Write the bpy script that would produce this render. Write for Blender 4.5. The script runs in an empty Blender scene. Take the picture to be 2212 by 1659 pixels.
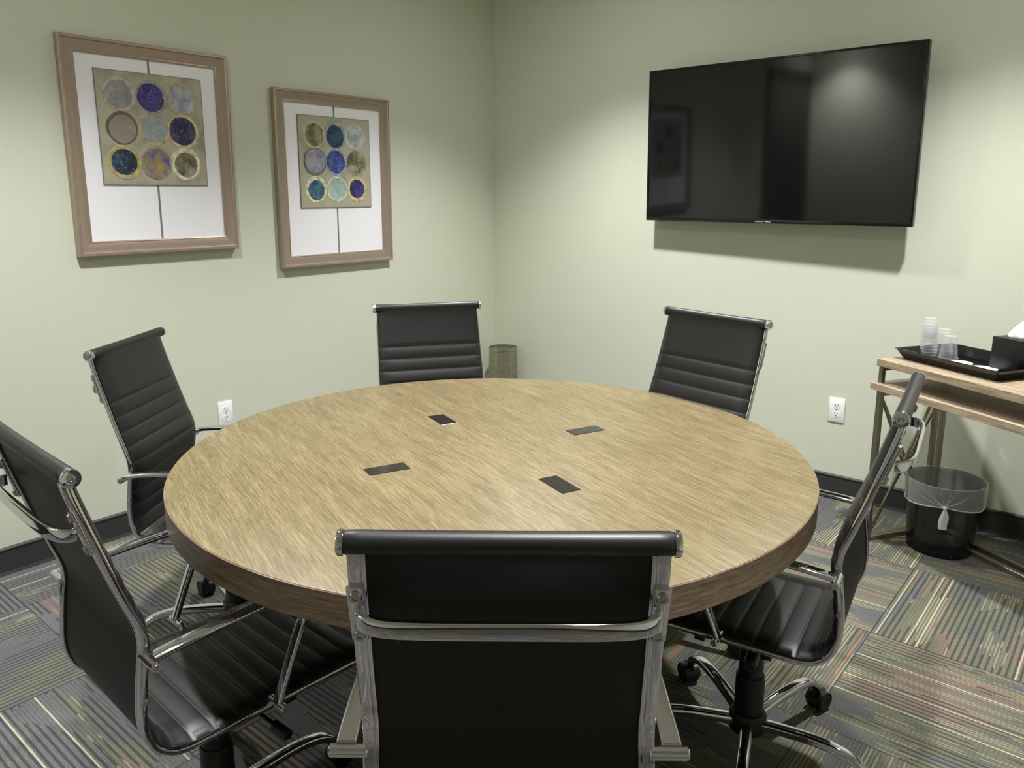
import bpy, bmesh, math, random
from mathutils import Vector, Matrix
R = math.radians
S = bpy.context.scene
COL = S.collection

# ---------------------------------------------------------------- camera
cam_d = bpy.data.cameras.new('camera')
cam = bpy.data.objects.new('camera', cam_d); COL.objects.link(cam)
cam_d.sensor_fit = 'HORIZONTAL'; cam_d.sensor_width = 36.0
cam_d.lens = 1683.36 / 2212 * 36
cam_d.shift_x = 18.7 / 2212; cam_d.shift_y = -71.6 / 2212
cam_d.clip_start = 0.05
_r = Vector((0.764635, 0.644464, 0.000364)); _u = Vector((-0.127793, 0.151069, 0.980228)); _f = Vector((-0.631666, 0.749563, -0.197870))
M_ = Matrix((_r, _u, -_f)).transposed().to_4x4(); M_.translation = Vector((3.25285, -3.77138, 1.43863))
cam.matrix_world = M_
S.camera = cam

# ---------------------------------------------------------------- world, lights, exposure
w = bpy.data.worlds.new('world'); S.world = w; w.use_nodes = True
w.node_tree.nodes['Background'].inputs[0].default_value = (1, 1, 1, 1)
w.node_tree.nodes['Background'].inputs[1].default_value = 0.02
CEIL = 2.74
LAMPS = [(1.17, -0.94), (2.84, -0.94), (1.08, -2.80), (2.84, -2.80), (0.40, -4.70)]
LAMP_W = 172.0
SPOT_ANGLE = 109
for (lx, ly) in LAMPS:
    ld = bpy.data.lights.new('downlight_beam', 'SPOT'); ld.energy = LAMP_W; ld.spot_size = R(SPOT_ANGLE); ld.spot_blend = 1.0
    ld.shadow_soft_size = 0.05; ld.color = (0.985, 0.983, 1.0)
    lo = bpy.data.objects.new('downlight_beam', ld); lo.location = (lx, ly, CEIL - 0.045); COL.objects.link(lo)
S.view_settings.view_transform = 'Standard'; S.view_settings.look = 'None'
S.view_settings.exposure = 0.60; S.view_settings.gamma = 1.0; S.view_settings.use_curve_mapping = False
S.cycles.sample_clamp_indirect = 6.0
S.cycles.max_bounces = 10; S.cycles.transparent_max_bounces = 24; S.cycles.diffuse_bounces = 5; S.cycles.glossy_bounces = 5

# ---------------------------------------------------------------- helpers
def tag(o, label=None, cat=None, group=None, kind=None):
    if label: o['label'] = label
    if cat: o['category'] = cat
    if group: o['group'] = group
    if kind: o['kind'] = kind
    return o
def empty(name, loc=(0, 0, 0), rz=0.0):
    o = bpy.data.objects.new(name, None); COL.objects.link(o)
    o.location = loc; o.rotation_euler = (0, 0, rz); o.empty_display_size = 0.1
    return o
def obj(name, bm, mats, parent=None, smooth=True, angle=35):
    bmesh.ops.remove_doubles(bm, verts=bm.verts, dist=1e-6)
    bmesh.ops.recalc_face_normals(bm, faces=bm.faces)
    me = bpy.data.meshes.new(name); bm.to_mesh(me); bm.free()
    if not isinstance(mats, (list, tuple)): mats = [mats]
    for m in mats: me.materials.append(m)
    if smooth:
        for p in me.polygons: p.use_smooth = True
        me.set_sharp_from_angle(angle=R(angle))
    o = bpy.data.objects.new(name, me); COL.objects.link(o)
    if parent: o.parent = parent
    return o
def box(bm, x0, x1, y0, y1, z0, z1, bev=0.0, M=None, mi=0, seg=2):
    b = bmesh.new(); bmesh.ops.create_cube(b, size=1)
    for v in b.verts: v.co = Vector(((x0 + x1) / 2 + v.co.x * (x1 - x0), (y0 + y1) / 2 + v.co.y * (y1 - y0), (z0 + z1) / 2 + v.co.z * (z1 - z0)))
    if bev: bmesh.ops.bevel(b, geom=b.edges[:], offset=bev, segments=seg, affect='EDGES', profile=0.5)
    join(bm, b, M, mi)
def join(bm, b, M=None, mi=0):
    if M is not None: bmesh.ops.transform(b, matrix=M, verts=b.verts)
    vm = {v: bm.verts.new(v.co) for v in b.verts}
    for f in b.faces:
        try: nf = bm.faces.new([vm[v] for v in f.verts]); nf.material_index = mi if mi else f.material_index
        except ValueError: pass
    b.free()
def axis_m(a, b):
    a, b = Vector(a), Vector(b); d = b - a
    return Matrix.Translation(a) @ d.to_track_quat('Z', 'Y').to_matrix().to_4x4(), d.length
def lathe(bm, prof, M=None, n=32, mi=0, close=True):
    """prof: list of (r, z)"""
    b = bmesh.new(); rings = []
    for r, z in prof:
        if r < 1e-6: rings.append([b.verts.new((0, 0, z))])
        else: rings.append([b.verts.new((r * math.cos(2 * math.pi * i / n), r * math.sin(2 * math.pi * i / n), z)) for i in range(n)])
    for A, B in zip(rings, rings[1:]):
        for i in range(n):
            j = (i + 1) % n
            vs = [A[i % len(A)], A[j % len(A)], B[j % len(B)], B[i % len(B)]]
            u = []
            for v in vs:
                if v not in u: u.append(v)
            if len(u) > 2:
                try: b.faces.new(u)
                except ValueError: pass
    for ring in (rings[0], rings[-1]):
        if close and len(ring) > 2: b.faces.new(ring)
    join(bm, b, M, mi)
def rod(bm, a, b, r, n=20, bev=0.0, mi=0, r2=None):
    M, L = axis_m(a, b); r2 = r if r2 is None else r2
    if bev: pr = [(0, 0), (r - bev, 0), (r, bev), (r2, L - bev), (r2 - bev, L), (0, L)]
    else: pr = [(0, 0), (r, 0), (r2, L), (0, L)]
    lathe(bm, pr, M, n, mi)
def catmull(P, n=8):
    P = [Vector(p) for p in P]; out = []
    for i in range(len(P) - 1):
        p0 = P[max(i - 1, 0)]; p1 = P[i]; p2 = P[i + 1]; p3 = P[min(i + 2, len(P) - 1)]
        for k in range(n):
            t = k / n
            out.append(0.5 * ((2 * p1) + (p2 - p0) * t + (2 * p0 - 5 * p1 + 4 * p2 - p3) * t * t + (3 * p1 - p0 - 3 * p2 + p3) * t ** 3))
    out.append(P[-1]); return out
def rrect(a, b, r, n=4):
    """rounded rectangle outline half sizes a,b"""
    out = []
    for cx, cy, s in ((a - r, b - r, 0), (-a + r, b - r, 90), (-a + r, -b + r, 180), (a - r, -b + r, 270)):
        for k in range(n + 1):
            t = R(s + 90 * k / n); out.append((cx + r * math.cos(t), cy + r * math.sin(t)))
    return out
def sweep(bm, path, sec, side=None, scale=None, mi=0, closed=False, M=None):
    """sweep section (u along side, v along normal) along path. side: constant side vector or None (up-based)"""
    b = bmesh.new(); rings = []; N = len(path)
    for i, p in enumerate(path):
        p = Vector(p)
        if closed: t = Vector(path[(i + 1) % N]) - Vector(path[i - 1])
        else: t = Vector(path[min(i + 1, N - 1)]) - Vector(path[max(i - 1, 0)])
        t.normalize()
        if side is not None:
            sd = Vector(side); nn = t.cross(sd).normalized(); sv = nn.cross(t).normalized()
        else:
            up = Vector((0, 0, 1)); sv = t.cross(up).normalized(); nn = sv.cross(t).normalized()
        k = scale(i / (N - 1)) if scale else (1, 1)
        rings.append([b.verts.new(p + sv * (u * k[0]) + nn * (v * k[1])) for u, v in sec])
    m = len(sec); pairs = list(zip(rings, rings[1:]))
    if closed: pairs.append((rings[-1], rings[0]))
    for A, B in pairs:
        for i in range(m):
            j = (i + 1) % m; b.faces.new((A[i], A[j], B[j], B[i]))
    if not closed:
        b.faces.new(rings[0]); b.faces.new(rings[-1])
    join(bm, b, M, mi)
def circ(r, n=14): return [(r * math.cos(2 * math.pi * i / n), r * math.sin(2 * math.pi * i / n)) for i in range(n)]

# ---------------------------------------------------------------- materials
def srgb(c):
    def f(x):
        x /= 255.0
        return x / 12.92 if x <= 0.04045 else ((x + 0.055) / 1.055) ** 2.4
    return (f(c[0]), f(c[1]), f(c[2]), 1.0)
class NT:
    def __init__(s, name):
        s.m = bpy.data.materials.new(name); s.m.use_nodes = True; s.t = s.m.node_tree
        s.b = s.t.nodes['Principled BSDF']; s.out = s.t.nodes['Material Output']
    def n(s, ty, **kw):
        nd = s.t.nodes.new(ty)
        for k, v in kw.items():
            if k in nd.inputs.keys() if isinstance(k, str) else False: nd.inputs[k].default_value = v
            else: setattr(nd, k, v)
        return nd
    def l(s, a, b): s.t.links.new(a, b)
    def math(s, op, a, b=None, clamp=False):
        nd = s.t.nodes.new('ShaderNodeMath'); nd.operation = op; nd.use_clamp = clamp
        for i, v in enumerate((a, b)):
            if v is None: continue
            if isinstance(v, (int, float)): nd.inputs[i].default_value = v
            else: s.l(v, nd.inputs[i])
        return nd.outputs[0]
    def mix(s, fac, a, b, mode='MIX'):
        nd = s.t.nodes.new('ShaderNodeMix'); nd.data_type = 'RGBA'; nd.blend_type = mode
        for i, v in ((0, fac), (6, a), (7, b)):
            if isinstance(v, (int, float, tuple)): nd.inputs[i].default_value = v
            else: s.l(v, nd.inputs[i])
        return nd.outputs[2]
    def ramp(s, fac, stops, interp='LINEAR'):
        nd = s.t.nodes.new('ShaderNodeValToRGB'); cr = nd.color_ramp; cr.interpolation = interp
        while len(cr.elements) < len(stops): cr.elements.new(0.5)
        for e, (p, c) in zip(cr.elements, stops): e.position = p; e.color = c
        s.l(fac, nd.inputs[0]); return nd.outputs[0]
    def coords(s, scale=(1, 1, 1), rot=(0, 0, 0), loc=(0, 0, 0), kind='Object'):
        tc = s.t.nodes.new('ShaderNodeTexCoord'); mp = s.t.nodes.new('ShaderNodeMapping')
        mp.inputs['Scale'].default_value = scale; mp.inputs['Rotation'].default_value = rot; mp.inputs['Location'].default_value = loc
        s.l(tc.outputs[kind], mp.inputs[0]); return mp.outputs[0]
    def noise(s, vec, scale, detail=2, rough=0.5, out=0):
        nd = s.t.nodes.new('ShaderNodeTexNoise'); nd.inputs['Scale'].default_value = scale; nd.inputs['Detail'].default_value = detail; nd.inputs['Roughness'].default_value = rough
        s.l(vec, nd.inputs['Vector']); return nd.outputs[out]
    def bump(s, h, strength, dist=0.001):
        nd = s.t.nodes.new('ShaderNodeBump'); nd.inputs['Strength'].default_value = strength; nd.inputs['Distance'].default_value = dist
        s.l(h, nd.inputs['Height']); s.l(nd.outputs[0], s.b.inputs['Normal'])
def pbr(name, col, rough=0.5, metal=0.0, spec=0.5, noise=None, bump=None):
    m = NT(name); m.b.inputs['Roughness'].default_value = rough; m.b.inputs['Metallic'].default_value = metal
    m.b.inputs['Specular IOR Level'].default_value = spec
    c = srgb(col); m.b.inputs['Base Color'].default_value = c
    v = m.coords()
    if noise:
        f = m.noise(v, noise[0], 3); d = noise[1]
        m.l(m.mix(f, tuple(x * (1 - d) for x in c[:3]) + (1,), tuple(min(1, x * (1 + d)) for x in c[:3]) + (1,)), m.b.inputs['Base Color'])
    if bump:
        m.bump(m.noise(v, bump[0], 3), bump[1], bump[2] if len(bump) > 2 else 0.001)
    return m.m
wall_m = pbr('sage_wall_paint', (208, 212, 192), 0.75, 0, 0.25, noise=(1.5, 0.015), bump=(260, 0.12, 0.0008))
ceil_m = pbr('ceiling_paint', (215, 213, 205), 0.9, 0, 0.2, bump=(120, 0.1))
base_m = pbr('dark_baseboard_vinyl', (54, 54, 55), 0.45, 0, 0.4)
leather = pbr('black_leather', (16, 16, 17), 0.45, 0, 0.60, bump=(420, 0.10, 0.0006))
blackp = pbr('black_plastic', (14, 14, 15), 0.4, 0, 0.4)
sling_m = pbr('black_sling_fabric', (13, 13, 14), 0.5, 0, 0.35)
chrome = pbr('polished_chrome', (216, 214, 224), 0.045, 1.0)
screw_m = pbr('brushed_screw_steel', (178, 178, 182), 0.3, 1.0)
white_p = pbr('white_plastic', (246, 246, 244), 0.35, 0, 0.5)
slot_m = pbr('dark_slot', (60, 58, 55), 0.6)
tv_bez = pbr('black_bezel', (12, 12, 13), 0.22, 0, 0.5)
frame_m = pbr('taupe_metallic_frame', (168, 149, 134), 0.38, 0.5, 0.5, noise=(30, 0.06))
mat_m = pbr('white_mat_board', (241, 240, 244), 0.85, 0, 0.2)
matline_m = pbr('grey_mat_groove', (120, 120, 118), 0.8)
tray_m = pbr('black_lacquer', (13, 13, 14), 0.16, 0, 0.55)
tissuebox_m = pbr('black_leatherette', (24, 24, 25), 0.4, 0, 0.45)
paper_m = pbr('white_paper', (242, 242, 242), 0.9, 0, 0.2)
steel_m = pbr('pewter_steel_frame', (140, 134, 118), 0.38, 0.85, 0.5)
lampm = NT('lamp_lens'); lampm.b.inputs['Emission Color'].default_value = (.985, .983, 1, 1); lampm.b.inputs['Emission Strength'].default_value = 78.0; lampm = lampm.m
led_m = NT('status_led'); led_m.b.inputs['Emission Color'].default_value = (1, .25, .1, 1); led_m.b.inputs['Emission Strength'].default_value = 1.5; led_m = led_m.m

def wood(name, c0, c1, c2, rz, rough=0.45, sc=1.0, xs=(2.2, 60.0, 2.2), band=0.5):
    m = NT(name)
    vr = m.coords(rot=(0, 0, rz))
    def scl(k):
        mp = m.t.nodes.new('ShaderNodeMapping'); mp.inputs['Scale'].default_value = k; m.l(vr, mp.inputs[0]); return mp.outputs[0]
    v = scl(xs); v0 = scl((xs[0] * .35, xs[1] * .12, xs[2] * .35)); v2 = scl((xs[0] * 2.5, xs[1] * 3.0, xs[2] * 3))
    a = m.noise(v, 1.6 * sc, 4, 0.6); b = m.noise(v2, 1.5 * sc, 3, 0.6); c = m.noise(v0, 1.8 * sc, 3, 0.55)
    h = m.math('ADD', m.math('MULTIPLY', a, 0.38), m.math('ADD', m.math('MULTIPLY', b, 0.44), m.math('MULTIPLY', c, 0.18)))
    col = m.ramp(h, [(0.39, srgb(c0)), (0.5, srgb(c1)), (0.60, srgb(c2))])
    m.l(col, m.b.inputs['Base Color']); m.b.inputs['Roughness'].default_value = rough
    m.b.inputs['Specular IOR Level'].default_value = 0.4
    m.bump(h, 0.25, 0.0006)
    return m.m
table_m = wood('pale_oak_laminate', (90, 79, 52), (112, 100, 69), (136, 123, 90), R(19), 0.42, xs=(7.0, 150.0, 7.0))
edge_m = wood('brown_oak_edge', (98, 81, 67), (130, 109, 90), (156, 133, 112), 0, 0.32, xs=(6, 6, 90))
console_m = wood('light_oak_veneer', (128, 111, 92), (165, 147, 122), (191, 173, 146), 0, 0.5, xs=(2.5, 45, 20))
pedestal_m = wood('dark_oak_pedestal', (50, 42, 34), (66, 56, 46), (82, 70, 58), 0, 0.5, xs=(6, 6, 2))

def carpet():
    m = NT('striped_carpet_tiles')
    tc = m.t.nodes.new('ShaderNodeTexCoord'); sp = m.t.nodes.new('ShaderNodeSeparateXYZ'); m.l(tc.outputs['Object'], sp.inputs[0])
    T = 0.587
    X = m.math('DIVIDE', m.math('SUBTRACT', sp.outputs[0], 2.665), T); Y = m.math('DIVIDE', m.math('SUBTRACT', sp.outputs[1], -1.165), T)
    ix = m.math('FLOOR', X); iy = m.math('FLOOR', Y); fx = m.math('SUBTRACT', X, ix); fy = m.math('SUBTRACT', Y, iy)
    par = m.math('MODULO', m.math('ADD', m.math('ADD', ix, iy), 100.0), 2.0)       # 1: stripes run along x
    def sel(a, b):   # par ? a : b
        return m.math('ADD', m.math('MULTIPLY', a, par), m.math('MULTIPLY', b, m.math('SUBTRACT', 1.0, par)))
    al = sel(fx, fy); ac = sel(fy, fx)       # along, across
    tid = m.math('ADD', m.math('MULTIPLY', ix, 7.31), m.math('MULTIPLY', iy, 3.77))
    def vec(a, b, c=None):
        n = m.t.nodes.new('ShaderNodeCombineXYZ')
        for i, q in enumerate((a, b, c)):
            if q is None: continue
            if isinstance(q, (int, float)): n.inputs[i].default_value = q
            else: m.l(q, n.inputs[i])
        return n.outputs[0]
    zone = m.noise(vec(m.math('MULTIPLY', al, 1.1), m.math('MULTIPLY', ac, 4.2), tid), 1.0, 4, 0.6)
    zone2 = m.noise(vec(m.math('MULTIPLY', al, 1.2), m.math('MULTIPLY', ac, 5.0), m.math('ADD', tid, 31.0)), 1.0, 3, 0.55)
    tn = m.t.nodes.new('ShaderNodeTexWhiteNoise'); tn.noise_dimensions = '2D'; m.l(vec(ix, iy), tn.inputs['Vector'])
    # tiles laid on the console side are tinted warmer and greener
    side_shift = m.math('MULTIPLY', m.math('GREATER_THAN', ix, -1.5), 0.10)
    zz = m.math('ADD', m.math('ADD', zone, m.math('SUBTRACT', side_shift, 0.080)), m.math('MULTIPLY', m.math('SUBTRACT', tn.outputs['Value'], 0.5), 0.08))
    base = m.ramp(zz, [(0.0, srgb((97, 97, 99))), (0.45, srgb((100, 100, 100))), (0.51, srgb((108, 109, 93))), (0.57, srgb((113, 113, 95))), (0.61, srgb((122, 110, 99))), (1.0, srgb((128, 116, 105)))])
    coarse = m.math('GREATER_THAN', m.math('ADD', zone2, m.math('MULTIPLY', m.math('SUBTRACT', tn.outputs['Value'], 0.5), 0.30)), m.math('ADD', 0.48, m.math('MULTIPLY', side_shift, 0.9)))
    NF, NC = 58.0, 32.0
    def ribs(N):
        k = m.math('MULTIPLY', ac, N); return m.math('FLOOR', k), m.math('ABSOLUTE', m.math('SUBTRACT', m.math('FRACT', k), 0.5))
    rf_, ef = ribs(NF); rc_, ec = ribs(NC)
    def ch(a, b): return m.math('ADD', m.math('MULTIPLY', a, coarse), m.math('MULTIPLY', b, m.math('SUBTRACT', 1.0, coarse)))
    edge = ch(ec, ef)
    wn = m.t.nodes.new('ShaderNodeTexWhiteNoise'); wn.noise_dimensions = '2D'; m.l(vec(rf_, tid), wn.inputs['Vector']); rnd = wn.outputs['Value']
    gap = ch(m.math('GREATER_THAN', ec, 0.30), m.math('GREATER_THAN', ef, 0.28))
    dk = ch(m.math('ADD', m.math('MULTIPLY', zone, 0.0), 0.58), m.math('MULTIPLY', m.math('SUBTRACT', zone2, 0.31), 1.7))
    dd = m.math('MULTIPLY', gap, dk, clamp=True)
    c1 = m.mix(dd, base, (0.014, 0.014, 0.015, 1))
    # thin pale ribs where the pile is fine
    acc = m.math('MULTIPLY', m.math('GREATER_THAN', rnd, 0.55), m.math('LESS_THAN', ef, 0.24))
    acc = m.math('MULTIPLY', acc, m.math('MULTIPLY', m.math('SUBTRACT', 1.0, coarse), m.math('GREATER_THAN', zz, 0.49)))
    c2 = m.mix(m.math('MULTIPLY', acc, 0.22), c1, srgb((205, 200, 164)))
    lone = m.math('MULTIPLY', m.math('GREATER_THAN', rnd, 0.972), m.math('LESS_THAN', ef, 0.26))
    c2 = m.mix(m.math('MULTIPLY', lone, 0.5), c2, srgb((214, 208, 170)))
    rz_ = m.noise(vec(m.math('MULTIPLY', al, 1.5), m.math('MULTIPLY', ac, 2.5), m.math('ADD', tid, 77.0)), 1.0, 1, 0.5)
    rust = m.math('MULTIPLY', m.math('MULTIPLY', m.math('LESS_THAN', rnd, 0.045), m.math('LESS_THAN', ef, 0.45)), m.math('GREATER_THAN', rz_, 0.55))
    c3 = m.mix(m.math('MULTIPLY', rust, 0.45), c2, srgb((168, 122, 92)))
    fuzz = m.noise(tc.outputs['Object'], 420, 2, 0.7)
    c4 = m.mix(1.0, c3, m.ramp(fuzz, [(0.32, (0.4, 0.4, 0.4, 1)), (0.68, (1.4, 1.4, 1.4, 1))]), 'MULTIPLY')
    # seam
    sm = m.math('MINIMUM', m.math('MINIMUM', fx, m.math('SUBTRACT', 1.0, fx)), m.math('MINIMUM', fy, m.math('SUBTRACT', 1.0, fy)))
    c5 = m.mix(m.math('MULTIPLY', m.math('LESS_THAN', sm, 0.004), 0.6), c4, (0.03, 0.03, 0.03, 1))
    m.l(c5, m.b.inputs['Base Color']); m.b.inputs['Roughness'].default_value = 0.95; m.b.inputs['Specular IOR Level'].default_value = 0.1
    m.bump(m.math('ADD', fuzz, m.math('MULTIPLY', edge, -1.0)), 0.5, 0.002)
    return m.m
carpet_m = carpet()

def screen_mat():
    m = NT('tv_screen_glass'); m.b.inputs['Base Color'].default_value = (0.004, 0.004, 0.005, 1)
    m.b.inputs['Roughness'].default_value = 0.06; m.b.inputs['Specular IOR Level'].default_value = 0.62
    return m.m
screen_m = screen_mat()
def clear_plastic(name, col, alpha, rough=0.08, rimk=0.45):
    m = NT(name); t = m.t
    tr = t.nodes.new('ShaderNodeBsdfTransparent'); mx = t.nodes.new('ShaderNodeMixShader')
    m.b.inputs['Base Color'].default_value = srgb(col); m.b.inputs['Roughness'].default_value = rough
    lw = t.nodes.new('ShaderNodeLayerWeight'); lw.inputs[0].default_value = 0.35
    f = m.math('ADD', m.math('MULTIPLY', lw.outputs['Facing'], rimk), alpha, clamp=True)
    m.l(f, mx.inputs[0]); m.l(tr.outputs[0], mx.inputs[1]); m.l(m.b.outputs[0], mx.inputs[2]); m.l(mx.outputs[0], m.out.inputs[0])
    return m.m
cup_m = clear_plastic('clear_cup_plastic', (225, 228, 230), 0.03, 0.05, 0.30)
liner_m = clear_plastic('translucent_bin_liner', (222, 222, 222), 0.20, 0.25, 0.35)
knot_m = clear_plastic('gathered_bin_liner', (235, 235, 235), 0.62, 0.35)
smoke_m = clear_plastic('smoky_bin_plastic', (20, 20, 21), 0.48, 0.12)

def paint_mat(name, c0, c1, c2, sc=22, specks=True, seed=0.0):
    m = NT(name); v = m.coords(loc=(seed, seed * 2.1, seed * .7))
    a = m.noise(v, sc, 4, 0.62)
    col = m.ramp(a, [(0.34, srgb(c0)), (0.5, srgb(c1)), (0.66, srgb(c2))])
    if specks:
        vo = m.t.nodes.new('ShaderNodeTexVoronoi'); vo.inputs['Scale'].default_value = 110; m.l(v, vo.inputs['Vector'])
        col = m.mix(m.math('MULTIPLY', m.math('LESS_THAN', vo.outputs['Distance'], 0.17), 0.65), col, srgb((215, 215, 205)))
    m.l(col, m.b.inputs['Base Color']); m.b.inputs['Roughness'].default_value = 0.5
    m.bump(a, 0.3, 0.001)
    return m.m

# ---------------------------------------------------------------- room shell
RX, RY = 4.35, -5.0
def quad_box(name, *a, mat=None, kind='structure', bev=0):
    bm = bmesh.new(); box(bm, *a, bev=bev); o = obj(name, bm, mat, smooth=False); tag(o, kind=kind); return o
quad_box('floor', -0.12, RX + 0.12, RY - 0.12, 0.12, -0.08, 0.0, mat=carpet_m)
quad_box('ceiling', -0.12, RX + 0.12, RY - 0.12, 0.12, CEIL, CEIL + 0.08, mat=ceil_m)
quad_box('wall_left', -0.12, 0.0, RY - 0.12, 0.12, 0, CEIL, mat=wall_m)
quad_box('wall_back', 0.0, RX, 0.0, 0.12, 0, CEIL, mat=wall_m)
quad_box('wall_right', RX, RX + 0.12, RY - 0.12, 0.12, 0, CEIL, mat=wall_m)
quad_box('wall_front', 0.0, RX, RY - 0.12, RY, 0, CEIL, mat=wall_m)
def baseboard(name, a, b, nrm):
    a = Vector(a); b = Vector(b); n = Vector(nrm); bm = bmesh.new()
    prof = [(0, 0), (0.013, 0), (0.011, 0.006), (0.0085, 0.012), (0.0085, 0.095), (0.011, 0.098), (0.011, 0.103), (0.007, 0.108), (0, 0.108)]
    A = [bm.verts.new(a + n * u + Vector((0, 0, v))) for u, v in prof]; B = [bm.verts.new(b + n * u + Vector((0, 0, v))) for u, v in prof]
    for i in range(len(prof)):
        j = (i + 1) % len(prof); bm.faces.new((A[i], A[j], B[j], B[i]))
    bm.faces.new(A); bm.faces.new(B)
    o = obj(name, bm, base_m, smooth=False); tag(o, kind='structure')
baseboard('baseboard_left', (0, RY, 0), (0, 0, 0), (1, 0, 0))
baseboard('baseboard_back', (0.0135, 0, 0), (RX, 0, 0), (0, -1, 0))
baseboard('baseboard_right', (RX, RY, 0), (RX, -0.0135, 0), (-1, 0, 0))
baseboard('baseboard_front', (0.0135, RY, 0), (RX - 0.0135, RY, 0), (0, 1, 0))

added_door_m = wood('added_dark_door_wood', (34, 26, 20), (46, 36, 28), (58, 46, 36), 0, 0.4, xs=(8, 8, 1.2))
t = empty('added_door_1', (0, -4.45, 0)); tag(t, kind='structure')  # unseen door, added to darken what the television screen reflects of this wall
bm = bmesh.new(); box(bm, 0.001, 0.022, -0.44, 0.44, 0.008, 2.36, bev=0.002); obj('added_door_leaf', bm, added_door_m, t, smooth=False)
bm = bmesh.new()
for a_ in ((0.0, 0.030, -0.50, -0.44, 0.0, 2.42), (0.0, 0.030, 0.44, 0.50, 0.0, 2.42), (0.0, 0.030, -0.44, 0.44, 2.36, 2.42)): box(bm, *a_, bev=0.002)
obj('added_door_frame', bm, base_m, t, smooth=False)
bm = bmesh.new(); rod(bm, (0.022, 0.37, 1.0), (0.075, 0.37, 1.0), 0.009); rod(bm, (0.070, 0.38, 1.0), (0.070, 0.26, 1.0), 0.009, bev=0.002); obj('added_door_handle', bm, screw_m, t)

# recessed ceiling lamps
where = ['nearest the corner with the framed pictures and television', 'above the console table side of the room', 'above the left chairs near the picture wall', 'above the black chair nearest the camera', 'at the far left end of the room behind the camera']
for (lx, ly), wh in zip(LAMPS, where):
    t = empty('ceiling_downlight', (lx, ly, CEIL)); tag(t, 'round recessed white ceiling downlight ' + wh, 'ceiling light', 'recessed ceiling downlights')
    bm = bmesh.new(); lathe(bm, [(0.072, -0.001), (0.095, -0.001), (0.095, -0.006), (0.078, -0.012), (0.072, -0.008)], n=40, close=False); obj('trim_ring', bm, white_p, t)
    bm = bmesh.new(); lathe(bm, [(0, -0.002), (0.07, -0.002), (0.07, -0.005), (0, -0.008)], n=40); obj('lens', bm, lampm, t)

# ---------------------------------------------------------------- pictures
CC1 = [((128, 130, 132), (150, 150, 150), (178, 178, 172)), ((40, 34, 88), (58, 50, 118), (84, 76, 150)), ((140, 142, 168), (168, 170, 180), (196, 196, 196)),
       ((140, 140, 132), (150, 134, 120), (172, 158, 146)), ((140, 145, 150), (160, 166, 168), (112, 142, 138)), ((28, 24, 40), (48, 40, 88), (92, 84, 104)),
       ((26, 30, 34), (34, 58, 78), (78, 106, 118)), ((92, 84, 140), (138, 126, 112), (176, 148, 76)), ((82, 70, 52), (122, 118, 94), (164, 160, 138))]
RG1 = [(186, 172, 156), (150, 150, 150), (178, 164, 124), (104, 98, 84), (176, 164, 124), (196, 190, 150), (178, 164, 112), (150, 140, 130), (222, 214, 190)]
CC2 = [((86, 84, 54), (118, 120, 88), (156, 152, 122)), ((18, 20, 34), (28, 58, 84), (46, 88, 112)), ((104, 140, 132), (176, 178, 178), (206, 204, 200)),
       ((118, 116, 150), (146, 146, 150), (172, 170, 172)), ((46, 40, 104), (54, 62, 136), (62, 112, 156)), ((70, 72, 48), (124, 124, 98), (168, 168, 148)),
       ((30, 38, 84), (48, 92, 116), (84, 124, 134)), ((150, 152, 150), (150, 178, 168), (184, 196, 188)), ((30, 24, 60), (52, 44, 108), (70, 68, 140))]
RG2 = [(196, 184, 160), (150, 160, 160), (190, 190, 184), (110, 106, 98), (160, 160, 170), (150, 148, 120), (216, 212, 176), (204, 204, 180), (200, 186, 134)]
U3 = [0.205, 0.5, 0.79]; V3 = [0.80, 0.505, 0.20]
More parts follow.
